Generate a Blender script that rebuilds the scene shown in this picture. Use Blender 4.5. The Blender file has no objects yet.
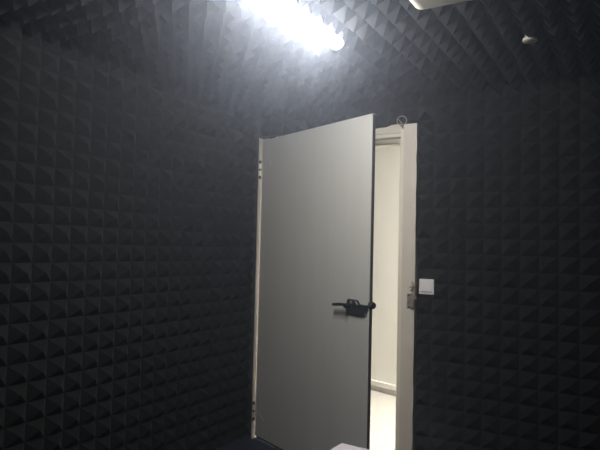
import bpy, bmesh, math, random
from mathutils import Vector, Matrix
random.seed(7)
C = bpy.context.scene.collection
EYE = 1.268                     # camera height above the floor
R = math.radians

# ------------------------------------------------------------------ materials
def mat(name, col, rough=0.6, metal=0.0, noise=0.0, nscale=8.0, bump=0.0, bscale=60.0, spec=0.5, stretch=(1, 1, 1), sheen=0.0):
    m = bpy.data.materials.new(name); m.use_nodes = True
    nt = m.node_tree; b = nt.nodes['Principled BSDF']
    b.inputs['Base Color'].default_value = (*col, 1)
    b.inputs['Roughness'].default_value = rough
    b.inputs['Metallic'].default_value = metal
    b.inputs['Specular IOR Level'].default_value = spec
    if sheen:
        b.inputs['Sheen Weight'].default_value = sheen
        b.inputs['Sheen Roughness'].default_value = 0.6
    tc = nt.nodes.new('ShaderNodeTexCoord'); mp = nt.nodes.new('ShaderNodeMapping')
    mp.inputs['Scale'].default_value = stretch
    nt.links.new(tc.outputs['Object'], mp.inputs['Vector'])
    if noise:
        n = nt.nodes.new('ShaderNodeTexNoise'); n.inputs['Scale'].default_value = nscale
        n.inputs['Detail'].default_value = 5
        nt.links.new(mp.outputs[0], n.inputs['Vector'])
        r = nt.nodes.new('ShaderNodeMapRange')
        r.inputs['From Min'].default_value = 0.3; r.inputs['From Max'].default_value = 0.85
        r.inputs['To Min'].default_value = 1 - noise; r.inputs['To Max'].default_value = 1 + noise
        nt.links.new(n.outputs['Fac'], r.inputs['Value'])
        v = nt.nodes.new('ShaderNodeVectorMath'); v.operation = 'SCALE'
        v.inputs[0].default_value = col
        nt.links.new(r.outputs[0], v.inputs['Scale'])
        nt.links.new(v.outputs[0], b.inputs['Base Color'])
    if bump:
        n2 = nt.nodes.new('ShaderNodeTexNoise'); n2.inputs['Scale'].default_value = bscale
        n2.inputs['Detail'].default_value = 3
        nt.links.new(mp.outputs[0], n2.inputs['Vector'])
        bp = nt.nodes.new('ShaderNodeBump'); bp.inputs['Strength'].default_value = bump
        bp.inputs['Distance'].default_value = 0.004
        nt.links.new(n2.outputs['Fac'], bp.inputs['Height'])
        nt.links.new(bp.outputs[0], b.inputs['Normal'])
    return m

M = {}
M['foam'] = mat('charcoal_foam', (0.0088, 0.0090, 0.0094), 0.9, noise=0.22, nscale=9, bump=0.35, bscale=260, spec=0.12, sheen=0.03)
M['backing'] = mat('dark_backing', (0.03, 0.03, 0.03), 0.9, noise=0.1)
M['carpet'] = mat('navy_carpet', (0.018, 0.026, 0.042), 0.95, noise=0.3, nscale=90, bump=0.6, bscale=400, spec=0.1)
M['leaf'] = mat('grey_laminate', (0.455, 0.448, 0.42), 0.5, noise=0.035, nscale=14, bump=0.03, bscale=90, spec=0.35, stretch=(1, 1, 0.08))
M['frame'] = mat('beige_painted_frame', (0.54, 0.495, 0.445), 0.55, noise=0.05, nscale=14, spec=0.3)
M['rebate'] = mat('cream_painted_rebate', (0.62, 0.585, 0.50), 0.5, noise=0.03, nscale=10, spec=0.3)
M['seal'] = mat('dark_rubber_seal', (0.025, 0.02, 0.028), 0.7, noise=0.1)
M['hinge'] = mat('pale_steel', (0.62, 0.60, 0.52), 0.4, metal=0.3, noise=0.05)
M['black'] = mat('black_lock_coating', (0.012, 0.014, 0.017), 0.32, noise=0.1, nscale=40)
M['steel'] = mat('dull_steel', (0.42, 0.39, 0.35), 0.35, metal=0.85, noise=0.15, nscale=60)
M['wire'] = mat('grey_wire', (0.20, 0.19, 0.19), 0.55, noise=0.1)
M['switch'] = mat('white_switch_plastic', (0.72, 0.69, 0.70), 0.4, noise=0.01)
M['gap'] = mat('shadow_gap_plastic', (0.22, 0.21, 0.23), 0.6, noise=0.02)
M['table'] = mat('white_table_top', (0.50, 0.465, 0.485), 0.45, noise=0.02)
M['tableleg'] = mat('grey_metal_leg', (0.35, 0.35, 0.36), 0.4, metal=0.6, noise=0.05)
M['plaster'] = mat('cream_corridor_paint', (0.84, 0.82, 0.76), 0.8, noise=0.02, nscale=3, bump=0.05)
M['skirt'] = mat('grey_tile_skirting', (0.48, 0.45, 0.40), 0.4, noise=0.05)
M['batten'] = mat('white_batten_metal', (0.75, 0.75, 0.74), 0.4, noise=0.01)
M['cream'] = mat('cream_plastic', (0.70, 0.64, 0.52), 0.5, noise=0.06, nscale=12, bump=0.12, bscale=25)
M['detector'] = mat('ivory_plastic', (0.45, 0.42, 0.34), 0.45, noise=0.04)

def tile_mat():
    m = bpy.data.materials.new('cream_floor_tile'); m.use_nodes = True
    nt = m.node_tree; b = nt.nodes['Principled BSDF']; b.inputs['Roughness'].default_value = 0.25
    tc = nt.nodes.new('ShaderNodeTexCoord'); br = nt.nodes.new('ShaderNodeTexBrick')
    br.offset = 0.0
    br.inputs['Color1'].default_value = (0.66, 0.63, 0.58, 1); br.inputs['Color2'].default_value = (0.65, 0.62, 0.57, 1)
    br.inputs['Mortar'].default_value = (0.45, 0.42, 0.36, 1)
    br.inputs['Scale'].default_value = 1.0; br.inputs['Mortar Size'].default_value = 0.004
    br.inputs['Brick Width'].default_value = 0.8; br.inputs['Row Height'].default_value = 0.85
    nt.links.new(tc.outputs['Object'], br.inputs['Vector']); nt.links.new(br.outputs['Color'], b.inputs['Base Color'])
    return m
M['tile'] = tile_mat()

def emit_mat(name, col, s):
    m = bpy.data.materials.new(name); m.use_nodes = True
    b = m.node_tree.nodes['Principled BSDF']
    b.inputs['Base Color'].default_value = (0.9, 0.9, 0.9, 1)
    b.inputs['Emission Color'].default_value = (*col, 1); b.inputs['Emission Strength'].default_value = s
    return m
M['glow'] = emit_mat('lit_diffuser', (1.0, 0.985, 0.955), 20.0)
M['lamp2'] = emit_mat('lit_corridor_panel', (1.0, 0.975, 0.92), 74.0)

# ------------------------------------------------------------------ helpers
def obj(name, bm, m, parent=None, smooth=False, bevel=0.0):
    bmesh.ops.recalc_face_normals(bm, faces=bm.faces)
    me = bpy.data.meshes.new(name); bm.to_mesh(me); bm.free()
    me.materials.append(M[m])
    o = bpy.data.objects.new(name, me); C.objects.link(o)
    if smooth:
        for p in me.polygons: p.use_smooth = True
    if bevel:
        b = o.modifiers.new('bevel', 'BEVEL'); b.width = bevel; b.segments = 3; b.limit_method = 'ANGLE'
    if parent: o.parent = parent
    return o
def tag(o, label=None, cat=None, kind=None, group=None):
    if label: o['label'] = label
    if cat: o['category'] = cat
    if kind: o['kind'] = kind
    if group: o['group'] = group
    return o
def empty(name, loc, rz=0.0):
    o = bpy.data.objects.new(name, None); C.objects.link(o)
    o.location = loc; o.rotation_euler = (0, 0, rz); o.empty_display_size = 0.05
    return o
def box(bm, x0, x1, y0, y1, z0, z1, mtx=None):
    r = bmesh.ops.create_cube(bm, size=1.0)
    for v in r['verts']:
        v.co = Vector(((x0 + x1) / 2 + v.co.x * (x1 - x0), (y0 + y1) / 2 + v.co.y * (y1 - y0), (z0 + z1) / 2 + v.co.z * (z1 - z0)))
        if mtx: v.co = mtx @ v.co
    return bm
def B(*a, **k): return box(bmesh.new(), *a, **k)
def cyl(bm, p0, p1, r0, r1=None, seg=20):
    r1 = r0 if r1 is None else r1
    p0, p1 = Vector(p0), Vector(p1); d = p1 - p0
    q = d.to_track_quat('Z', 'Y').to_matrix().to_4x4()
    bmesh.ops.create_cone(bm, cap_ends=True, segments=seg, radius1=r0, radius2=r1, depth=d.length,
                          matrix=Matrix.Translation((p0 + p1) / 2) @ q)
    return bm
def tube(bm, pts, r, seg=8):
    pts = [Vector(p) for p in pts]; rings = []
    up = Vector((0.1, 1, 0.05)).normalized()
    for i, p in enumerate(pts):
        t = (pts[min(i + 1, len(pts) - 1)] - pts[max(i - 1, 0)]).normalized()
        a = t.cross(up).normalized(); b = t.cross(a).normalized()
        rings.append([bm.verts.new(p + (a * math.cos(2 * math.pi * k / seg) + b * math.sin(2 * math.pi * k / seg)) * r) for k in range(seg)])
    for i in range(len(rings) - 1):
        for k in range(seg):
            bm.faces.new((rings[i][k], rings[i][(k + 1) % seg], rings[i + 1][(k + 1) % seg], rings[i + 1][k]))
    bm.faces.new(rings[0]); bm.faces.new(rings[-1][::-1])
    return bm
def prism(bm, poly, f):          # poly: list of (a,b); f(a,b,s) -> point, s in 0/1
    lo = [bm.verts.new(f(a, b, 0)) for a, b in poly]; hi = [bm.verts.new(f(a, b, 1)) for a, b in poly]
    bm.faces.new(lo); bm.faces.new(hi[::-1])
    n = len(poly)
    for i in range(n): bm.faces.new((lo[i], lo[(i + 1) % n], hi[(i + 1) % n], hi[i]))
    return bm

# ------------------------------------------------------------------ pyramid foam lining
def foam(bm, org, ud, vd, nd, u0, u1, v0, v1, pu, pv, ou, ov, depth, base, ragged=()):
    """pyramid field over [u0,u1]x[v0,v1]; valleys pass through ou, ov; base = slab thickness"""
    org, ud, vd, nd = map(Vector, (org, ud, vd, nd))
    t = bmesh.new(); V = {}
    i0 = math.floor((u0 - ou) / pu); i1 = math.ceil((u1 - ou) / pu)
    j0 = math.floor((v0 - ov) / pv); j1 = math.ceil((v1 - ov) / pv)
    for i in range(i0, i1 + 1):
        for j in range(j0, j1 + 1):
            V[i, j] = t.verts.new((ou + i * pu + random.uniform(-.0015, .0015), ov + j * pv + random.uniform(-.0015, .0015), base + random.uniform(0, .002)))
    for i in range(i0, i1):
        for j in range(j0, j1):
            a = t.verts.new((ou + (i + .5) * pu + random.uniform(-.0035, .0035), ov + (j + .5) * pv + random.uniform(-.0035, .0035),
                             base + depth * random.uniform(.93, 1.0)))
            q = [V[i, j], V[i + 1, j], V[i + 1, j + 1], V[i, j + 1]]
            for k in range(4): t.faces.new((q[k], q[(k + 1) % 4], a))
    for co, no in (((u0, 0, 0), (-1, 0, 0)), ((u1, 0, 0), (1, 0, 0)), ((0, v0, 0), (0, -1, 0)), ((0, v1, 0), (0, 1, 0))):
        g = t.verts[:] + t.edges[:] + t.faces[:]
        bmesh.ops.bisect_plane(t, geom=g, plane_co=co, plane_no=no, clear_outer=True)
    for side in ragged:          # hand-cut edges wander a little
        for v in t.verts:
            if side == 'v0' and abs(v.co.y - v0) < 1e-5: v.co.y += 0.007 * math.sin(v.co.x * 31 + 1.0) + random.uniform(-.004, .004)
            if side == 'u0' and abs(v.co.x - u0) < 1e-5: v.co.x += random.uniform(-.004, .004)
    e = [x for x in t.edges if x.is_boundary]
    r = bmesh.ops.extrude_edge_only(t, edges=e)
    for v in [g for g in r['geom'] if isinstance(g, bmesh.types.BMVert)]: v.co.z = 0.0
    bmesh.ops.recalc_face_normals(t, faces=t.faces)
    off = len(bm.verts); mp = {}
    for v in t.verts: mp[v] = bm.verts.new(org + ud * v.co.x + vd * v.co.y + nd * v.co.z)
    for f in t.faces: bm.faces.new([mp[v] for v in f.verts])
    t.free()
    return bm
def foam_obj(parent, bm):
    me = bpy.data.meshes.new('acoustic_foam'); 
    bm.to_mesh(me); bm.free(); me.materials.append(M['foam'])
    o = bpy.data.objects.new('acoustic_foam', me); C.objects.link(o); o.parent = parent
    return o

XL, XR, YB, YF = -2.255, 0.95, 3.15, -0.75     # room faces behind the foam
ZC = EYE + 0.945                                # ceiling face
PV = 0.0857; PH = 0.094; DEP = 0.042; BASE = 0.014

def structure(name, bm, m): return tag(obj(name, bm, m), kind='structure')

wl = structure('wall_left', B(XL - .1, XL, YF - .1, YB + .1, 0, ZC + .1), 'backing')
foam_obj(wl, foam(bmesh.new(), (XL, 0, 0), (0, 1, 0), (0, 0, 1), (1, 0, 0), YF, YB, 0, ZC, PH, PV, 1.425, EYE - .092, DEP, BASE))
wr = structure('wall_right', B(XR, XR + .1, YF - .1, YB + .1, 0, ZC + .1), 'backing')
foam_obj(wr, foam(bmesh.new(), (XR, 0, 0), (0, 1, 0), (0, 0, 1), (-1, 0, 0), YF, YB, 0, ZC, PH, PV, 1.425, EYE - .092, DEP, BASE))
wf = structure('wall_front', B(XL, XR, YF - .1, YF, 0, ZC + .1), 'backing')
foam_obj(wf, foam(bmesh.new(), (0, YF, 0), (1, 0, 0), (0, 0, 1), (0, 1, 0), XL, XR, 0, ZC, PH, PV, 0, EYE - .092, DEP, BASE))
ce = structure('ceiling', B(XL, XR, YF, YB + .1, ZC, ZC + .1), 'backing')
foam_obj(ce, foam(bmesh.new(), (0, 0, ZC), (1, 0, 0), (0, 1, 0), (0, 0, -1), XL + .02, XR - .02, YF, YB - .02, 0.088, 0.0975, -0.742, 2.175, 0.058, BASE))
# back wall with the doorway cut out
OX0, OX1, OZ = -2.120, -1.19, EYE + .655          # clear opening
FX0, FX1, FZ = -2.155, -1.066, EYE + .746        # outer outline of the painted frame
wb = bmesh.new()
box(wb, XL - .1, -2.168, YB, YB + .12, 0, ZC + .1); box(wb, -1.14, XR + .1, YB, YB + .12, 0, ZC + .1); box(wb, -2.168, -1.14, YB, YB + .12, EYE + .705, ZC + .1)
wb = structure('wall_back', wb, 'backing')
fb = bmesh.new()
args = dict(pu=PH, pv=PV, ou=-1.058, ov=EYE - .1, depth=DEP, base=BASE)
foam(fb, (0, YB, 0), (1, 0, 0), (0, 0, 1), (0, -1, 0), FX1 + .018, XR, 0, FZ, ragged=('u0',), **args)
foam(fb, (0, YB, 0), (1, 0, 0), (0, 0, 1), (0, -1, 0), FX0, XR, FZ, ZC, ragged=('v0',), **args)
for v in fb.verts:                               # flat spot cut for the switch
    if abs(v.co.x + .985) < .055 and abs(v.co.z - (EYE - .2)) < .055: v.co.y = max(v.co.y, YB - .012)
foam_obj(wb, fb)
structure('floor', B(XL - .1, XR + .1, YF - .1, YB + .02, -.1, 0), 'carpet')

# ------------------------------------------------------------------ door frame
tf = bmesh.new()
fy = YB - .008
# jambs and head, architrave with a hand-cut outer outline under the foam
out = [(FX0, 0), (FX0, FZ - .012)]
for i in range(1, 29):
    u = i / 28; x = FX0 + (FX1 - FX0) * u
    out.append((x, FZ - .008 + .008 * math.sin(x * 31 + 1) * (0.4 + u) + .006 * math.sin(x * 67) + .007 * u))
z = out[-1][1]
for i in range(1, 40):
    zz = z * (1 - i / 40); out.append((FX1 + random.uniform(-.003, .003), zz))
out.append((FX1, 0))
IN0, IN1, INZ = -2.135, -1.146, EYE + .700
inn = [(IN1, 0), (IN1, INZ), (IN0, INZ), (IN0, 0)]
vo = [tf.verts.new((x, fy, z_)) for x, z_ in out]; vi = [tf.verts.new((x, fy, z_)) for x, z_ in inn]
e_out = [tf.edges.new((vo[i], vo[i + 1])) for i in range(len(vo) - 1)] + [tf.edges.new((vo[-1], vi[0]))] + \
        [tf.edges.new((vi[i], vi[i + 1])) for i in range(3)] + [tf.edges.new((vi[3], vo[0]))]
bmesh.ops.triangle_fill(tf, edges=e_out, use_beauty=True)
r = bmesh.ops.extrude_face_region(tf, geom=tf.faces[:])
for v in [g for g in r['geom'] if isinstance(g, bmesh.types.BMVert)]: v.co.y = YB + .004
box(tf, -2.152, -2.143, YB - .058, YB + .004, 0, FZ - .012)
lip = [(-1.050 + random.uniform(-.002, .002), EYE + .735 * (1 - i / 30) - EYE * (i / 30)) for i in range(31)]
prism(tf, lip + [(-1.128, 0), (-1.128, EYE + .735)], lambda a, b, s: (a, YB - .058 if s else YB + .004, b))
trim = tag(obj('trim_1', tf, 'frame'), kind='structure', label='beige painted door frame with ragged foam cut around it')
rb = bmesh.new()                                 # first rebate, then the stop behind it
box(rb, IN1 - .010, IN1 + .018, YB - .040, YB + .13, 0, INZ + .01); box(rb, IN0 - .01, IN0 + .012, YB + .004, YB + .13, 0, INZ + .01)
box(rb, IN0, IN1, YB + .004, YB + .13, INZ - .022, INZ + .01)
box(rb, OX1 - .002, IN1, YB + .05, YB + .128, 0, INZ); box(rb, IN0, OX0 + .01, YB + .05, YB + .128, 0, INZ)
box(rb, IN0, IN1, YB + .05, YB + .128, OZ - .012, INZ)
obj('rebate', rb, 'rebate', trim, bevel=.002)
structure('trim_2', B(IN0, IN1, YB + .02, YB + .13, 0, .012), 'skirt')['label'] = 'low grey door threshold'

# ------------------------------------------------------------------ door leaf, standing ajar
HX, HY = -2.132, 3.104                           # front hinge-side corner of the leaf
PXE, PYE = -1.1625, 2.7065
ang = math.atan2(PYE - HY, PXE - HX); W = math.hypot(PXE - HX, PYE - HY)
ZT, ZB = EYE + .7185, .024
door = tag(empty('door_1', (HX, HY, 0), ang), kind='structure', label='grey flush door leaf standing ajar into the room')
T = .027
obj('leaf', B(0, W - .003, 0.001, T, ZB, ZT), 'leaf', door, bevel=.0025)
obj('edge_seal', B(W - .0035, W + .001, .006, T - .004, ZB + .004, ZT - .004), 'seal', door)['label'] = 'dark strip along the free edge'
sw = bmesh.new(); box(sw, .01, W - .01, .008, T - .008, .014, ZB + .002)
obj('sweep', sw, 'seal', door)
for zc in (EYE + .520, EYE - 1.085):
    h = bmesh.new()
    for dz in (-.024, .024):
        cyl(h, (-.010, -.008, zc + dz - .0175), (-.010, -.008, zc + dz + .0175), .0115)
    box(h, -.006, .010, -.002, .0015, zc - .045, zc + .045)
    hg = obj('hinge', h, 'hinge', door, bevel=.0008)
    obj('pin', cyl(bmesh.new(), (-.010, -.008, zc - .062), (-.010, -.008, zc + .062), .0095), 'seal', hg)
obj('paint_chip', B(.098, .103, -.0012, .001, EYE + .535, EYE + .575), 'hinge', door)['label'] = 'pale vertical chip in the paint'
obj('scratch', prism(bmesh.new(), [(.03, EYE - 1.085), (.10, EYE - 1.125), (.101, EYE - 1.122), (.032, EYE - 1.080)], lambda a, b, s: (a, -.001 if s else .001, b)), 'hinge', door)['label'] = 'pale slanting scratch near the lower hinge'
# black lever lock set on the room side: backplate, raised cylinder cover, lever
zl = EYE - .302
lk = bmesh.new()
prism(lk, [(W - .162, zl - .028), (W - .150, zl - .036), (W - .040, zl - .042), (W - .014, zl - .034), (W - .006, zl - .016), (W - .008, zl + .012), (W - .060, zl + .014), (W - .155, zl + .014), (W - .162, zl + .006)],
      lambda a, b, s: (a, -.018 if s else .003, b))
lock = obj('lock_case', lk, 'black', door, bevel=.004)
rc = bmesh.new()
prism(rc, [(W - .156, zl + .006), (W - .142, zl + .036), (W - .082, zl + .033), (W - .062, zl + .008)], lambda a, b, s: (a, -.024 if s else .003, b))
obj('raised_cover', rc, 'black', lock, bevel=.004)
kc = bmesh.new(); cyl(kc, (W - .112, -.026, zl + .020), (W - .112, -.018, zl + .020), .009); box(kc, W - .117, W - .107, -.028, -.024, zl + .018, zl + .022)
obj('key_cylinder', kc, 'wire', lock, bevel=.001)
lv = bmesh.new()
cyl(lv, (W - .140, -.018, zl - .002), (W - .140, -.044, zl - .002), .012)
tube(lv, [(W - .132, -.034, zl + .003), (W - .160, -.037, zl + .004), (W - .19, -.038, zl + .003), (W - .22, -.037, zl - .001), (W - .246, -.034, zl - .003)], .0085, 12)
obj('lever', lv, 'black', lock, smooth=False)
bk = bmesh.new()
cyl(bk, (W - .055, T, zl + .012), (W - .055, T + .012, zl + .012), .028); cyl(bk, (W - .055, T + .01, zl + .012), (W - .055, T + .052, zl + .012), .011)
tube(bk, [(W - .045, T + .05, zl + .012), (W - .07, T + .056, zl + .012), (W - .12, T + .056, zl + .012), (W - .17, T + .052, zl + .012)], .010, 12)
obj('outer_lever', bk, 'black', door, smooth=False)
bo = bmesh.new(); cyl(bo, (W + .000, T * .5, zl + .012), (W + .022, T * .5, zl + .012), .024, .016); box(bo, W - .001, W + .003, .008, T - .008, zl - .05, zl + .06)
obj('latch_bolt', bo, 'black', door, bevel=.001)

# ------------------------------------------------------------------ small hardware
def p3(x, z, y=YB - .014): return Vector((x, y, EYE + z))
st = empty('strike_plate', p3(-1.09, -.29, YB - .008))
tag(st, 'bent steel strike plate screwed to right edge of door frame below the switch', 'strike plate')
def rel(e, m): m.transform(Matrix.Translation(-e.location)); return m
s1 = bmesh.new()
box(s1, -1.118, -1.084, YB - .012, YB - .0075, EYE - .335, EYE - .250)
obj('plate', rel(st, s1), 'wire', st, bevel=.001)
s2 = bmesh.new()
prism(s2, [(-1.108, -.266), (-1.090, -.256), (-1.060, -.258), (-1.054, -.276), (-1.068, -.282), (-1.070, -.322), (-1.092, -.330), (-1.096, -.292), (-1.112, -.290)],
      lambda a, b, s: (a, YB - .030 if s else YB - .011, EYE + b))
obj('keeper', rel(st, s2), 'steel', st, bevel=.003)
for zz in (-.258, -.326):
    s3 = cyl(bmesh.new(), (-1.103, YB - .016, EYE + zz), (-1.103, YB - .011, EYE + zz), .006)
    obj('screw', rel(st, s3), 'black', st)
SHIFT = Vector((.024, -.050, .004))
st.location += SHIFT
br = empty('metal_bracket', p3(-1.07, -.21, YB - .02))
tag(br, 'small twisted metal bracket poking out between door frame and white switch', 'bracket')
b1 = bmesh.new()
tube(b1, [(-1.088, YB - .012, EYE - .186), (-1.082, YB - .035, EYE - .182), (-1.066, YB - .062, EYE - .190), (-1.062, YB - .07, EYE - .206), (-1.072, YB - .066, EYE - .222), (-1.086, YB - .04, EYE - .228)], .0055, 8)
obj('hook', rel(br, b1), 'steel', br)
b2 = bmesh.new(); box(b2, -1.094, -1.070, YB - .045, YB - .012, EYE - .214, EYE - .204)
obj('tab', rel(br, b2), 'steel', br, bevel=.001)
br.location += SHIFT
wlp = empty('wire_loop', p3(-1.15, .75, YB - .01))
tag(wlp, 'small loop of grey wire sticking out above the right corner of door frame', 'wire')
w1 = bmesh.new()
pts = []
for k in range(22):
    a = -2.0 + k * 0.31
    pts.append((-1.147 + .024 * math.cos(a) * (1 + .012 * k), YB - .03 - .0012 * k, EYE + .762 + .026 * math.sin(a)))
pts = [(-1.150, YB - .008, EYE + .722), (-1.152, YB - .02, EYE + .730)] + pts
tube(w1, pts, .0032, 8)
tube(w1, [(-1.136, YB - .008, EYE + .728), (-1.142, YB - .03, EYE + .735), (-1.170, YB - .04, EYE + .772)], .0028, 8)
o = obj('strand', rel(wlp, w1), 'wire', wlp)

# light switch (86 mm), standing off on the foam
swi = empty('light_switch', (-.990, 3.128, EYE - .203))
tag(swi, 'square white rocker light switch on dark foam beside the door frame', 'light switch')
SY = 3.098
obj('faceplate', B(-.043, .043, -.010, .020, -.043, .043), 'switch', swi, bevel=.003)
obj('rocker', B(-.033, .033, -.0135, -.009, -.026, .034), 'switch', swi, bevel=.0015)
obj('rocker_gap', B(-.033, .033, -.0112, -.0095, -.031, -.0265), 'gap', swi)

# ------------------------------------------------------------------ ceiling lamp
LX = -1.066; LY0, LY1 = 1.36, 2.10
lamp = empty('ceiling_batten_lamp', (LX, (LY0 + LY1) / 2, ZC))
tag(lamp, 'lit white linear tube lamp running along the foam ceiling', 'ceiling lamp')
hl = (LY1 - LY0) / 2
obj('housing', B(-.024, .024, -hl, hl, -.066, 0), 'batten', lamp, bevel=.003)
df = bmesh.new()
prof = [(-.024, 0)] + [(-.031 * math.cos(a), -.008 - .026 * math.sin(a)) for a in [math.pi * k / 10 for k in range(11)]] + [(.024, 0)]
prism(df, [(a, b) for a, b in prof], lambda a, b, s: (a, (-hl + .012) if s == 0 else (hl - .012), b - .066))
obj('diffuser', df, 'glow', lamp)
for s in (-1, 1):
    y0, y1 = (hl - .012, hl - .004) if s > 0 else (-hl + .004, -hl + .012)
    obj('end_cap', B(-.022, .022, y0, y1, -.094, 0), 'batten', lamp, bevel=.003)

NL, LW = 3, 33.0                                # the lamp's LED strip
for k in range(NL):
    ld = bpy.data.lights.new('led_strip', 'POINT'); ld.energy = LW; ld.shadow_soft_size = .026; ld.color = (1.0, 0.985, 0.955)
    lo = bpy.data.objects.new('led_strip', ld); C.objects.link(lo); lo.parent = lamp
    lo.location = (0, -hl + (k + .5) * 2 * (hl - .03) / NL, -.101)

# cream box hanging at the top edge of the picture
cb = empty('ventilation_box', (-.465, 1.715, ZC))
tag(cb, 'cream box shaped ceiling vent unit with soft rounded corners', 'ceiling vent')
g = bmesh.new(); box(g, -.19, .19, -.185, .185, -.10, 0)
bmesh.ops.bevel(g, geom=[e for e in g.edges], offset=.04, segments=6, affect='EDGES', profile=.6)
obj('casing', g, 'cream', cb, smooth=True)
g = bmesh.new()
for k in range(7): box(g, -.13, .13, -.14 + k * .024, -.13 + k * .024, -.103, -.095)
obj('grille', g, 'gap', cb)

dt = empty('ceiling_detector', (-.352, 2.44, ZC))
tag(dt, 'small round ivory detector between foam points on the ceiling', 'detector')
g = bmesh.new(); cyl(g, (0, 0, -.058), (0, 0, 0), .020, seg=32); cyl(g, (0, 0, -.068), (0, 0, -.056), .029, .027, seg=40)
obj('housing', g, 'detector', dt, bevel=.002)
g = bmesh.new(); cyl(g, (0, 0, -.071), (0, 0, -.067), .018, .022, seg=32)
obj('lens_cover', g, 'gap', dt, bevel=.001)

# ------------------------------------------------------------------ table corner at the bottom edge
TZ = EYE - .55; tx, ty = -.7045, 1.4617
tb = empty('small_table', (tx, ty, 0), R(-2.5))
tag(tb, 'white table whose corner shows at the bottom in front of the door', 'table')
obj('tabletop', B(0, .42, -.34, 0, TZ - .025, TZ), 'table', tb, bevel=.004)
for x in (.04, .38):
    for y in (-.30, -.04):
        g = bmesh.new(); box(g, x - .017, x + .017, y - .017, y + .017, 0, TZ - .028)
        obj('leg', g, 'tableleg', tb, bevel=.002)
g = bmesh.new(); box(g, .04, .38, -.05, -.03, TZ - .07, TZ - .025); box(g, .04, .38, -.31, -.29, TZ - .07, TZ - .025)
box(g, .03, .05, -.30, -.04, TZ - .07, TZ - .025); box(g, .37, .39, -.30, -.04, TZ - .07, TZ - .025)
obj('apron', g, 'tableleg', tb)

# ------------------------------------------------------------------ corridor beyond the door
ca = R(-16); cm = Matrix.Translation((-1.85, 4.74, 0)) @ Matrix.Rotation(ca, 4, 'Z')
structure('wall_corridor', B(-3.0, 3.2, 0, .1, 0, 2.5, mtx=cm), 'plaster')
structure('baseboard_corridor', B(-3.0, 3.2, -.014, 0.002, 0, .048, mtx=cm), 'skirt')
structure('trim_3', B(-3.0, 3.2, -.03, 0.002, .048, .09, mtx=cm), 'plaster')
cf = B(-3.6, 3.9, -3.0, .12, -.1, -.003)
o = structure('floor_corridor', cf, 'tile'); o.matrix_world = Matrix.Translation((-1.85, 4.74, 0)) @ Matrix.Rotation(ca, 4, 'Z')
o.data.transform(Matrix.Translation((0, 0, 0)))
structure('ceiling_corridor', B(-5.2, 1.6, YB + .12, 6.0, 2.5, 2.6), 'plaster')
structure('wall_corridor_left', B(-4.9, -4.8, YB + .12, 6.0, 0, 2.5), 'plaster')
structure('wall_corridor_right', B(1.2, 1.3, YB + .12, 5.0, 0, 2.5), 'plaster')
lp = tag(obj('panel_lamp', B(-.7, .5, 3.35, 3.95, 2.47, 2.5), 'lamp2'), 'square lit ceiling panel in the corridor behind the door', 'ceiling lamp')

# ------------------------------------------------------------------ thin haze added to stand in for lens glow around the lamp
w = bpy.data.worlds.new('World'); bpy.context.scene.world = w; w.use_nodes = True
nt = w.node_tree; bg = nt.nodes['Background']; bg.inputs['Color'].default_value = (0, 0, 0, 1); bg.inputs['Strength'].default_value = 0
HAZE = 0.034
if HAZE:
    vs = nt.nodes.new('ShaderNodeVolumeScatter'); vs.inputs['Density'].default_value = HAZE
    vs.inputs['Color'].default_value = (0.74, 0.82, 1.0, 1); vs.inputs['Anisotropy'].default_value = 0.85
    nt.links.new(vs.outputs[0], nt.nodes['World Output'].inputs['Volume'])

# ------------------------------------------------------------------ camera
cam = bpy.data.cameras.new('camera'); co = bpy.data.objects.new('camera', cam); C.objects.link(co)
cam.sensor_fit = 'HORIZONTAL'; cam.sensor_width = 36; cam.lens = 560 / 600 * 36; cam.clip_start = .02
r_ = Vector((0.8625256, 0.50545224, 0.02382474)); u_ = Vector((0.000186212, -0.04740029, 0.998875958)); f_ = Vector((-0.50601339, 0.86155165, 0.04097806))
m = Matrix((r_, u_, -f_)).transposed().to_4x4(); m.translation = (0, 0, EYE)
co.matrix_world = m
sc = bpy.context.scene; sc.camera = co
sc.view_settings.view_transform = 'Standard'; sc.view_settings.look = 'None'
sc.view_settings.gamma = 1; sc.view_settings.use_curve_mapping = False
sc.view_settings.exposure = 0.0
sc.cycles.use_denoising = True
sc.cycles.use_adaptive_sampling = False
sc.cycles.max_bounces = 8
sc.cycles.volume_bounces = 1
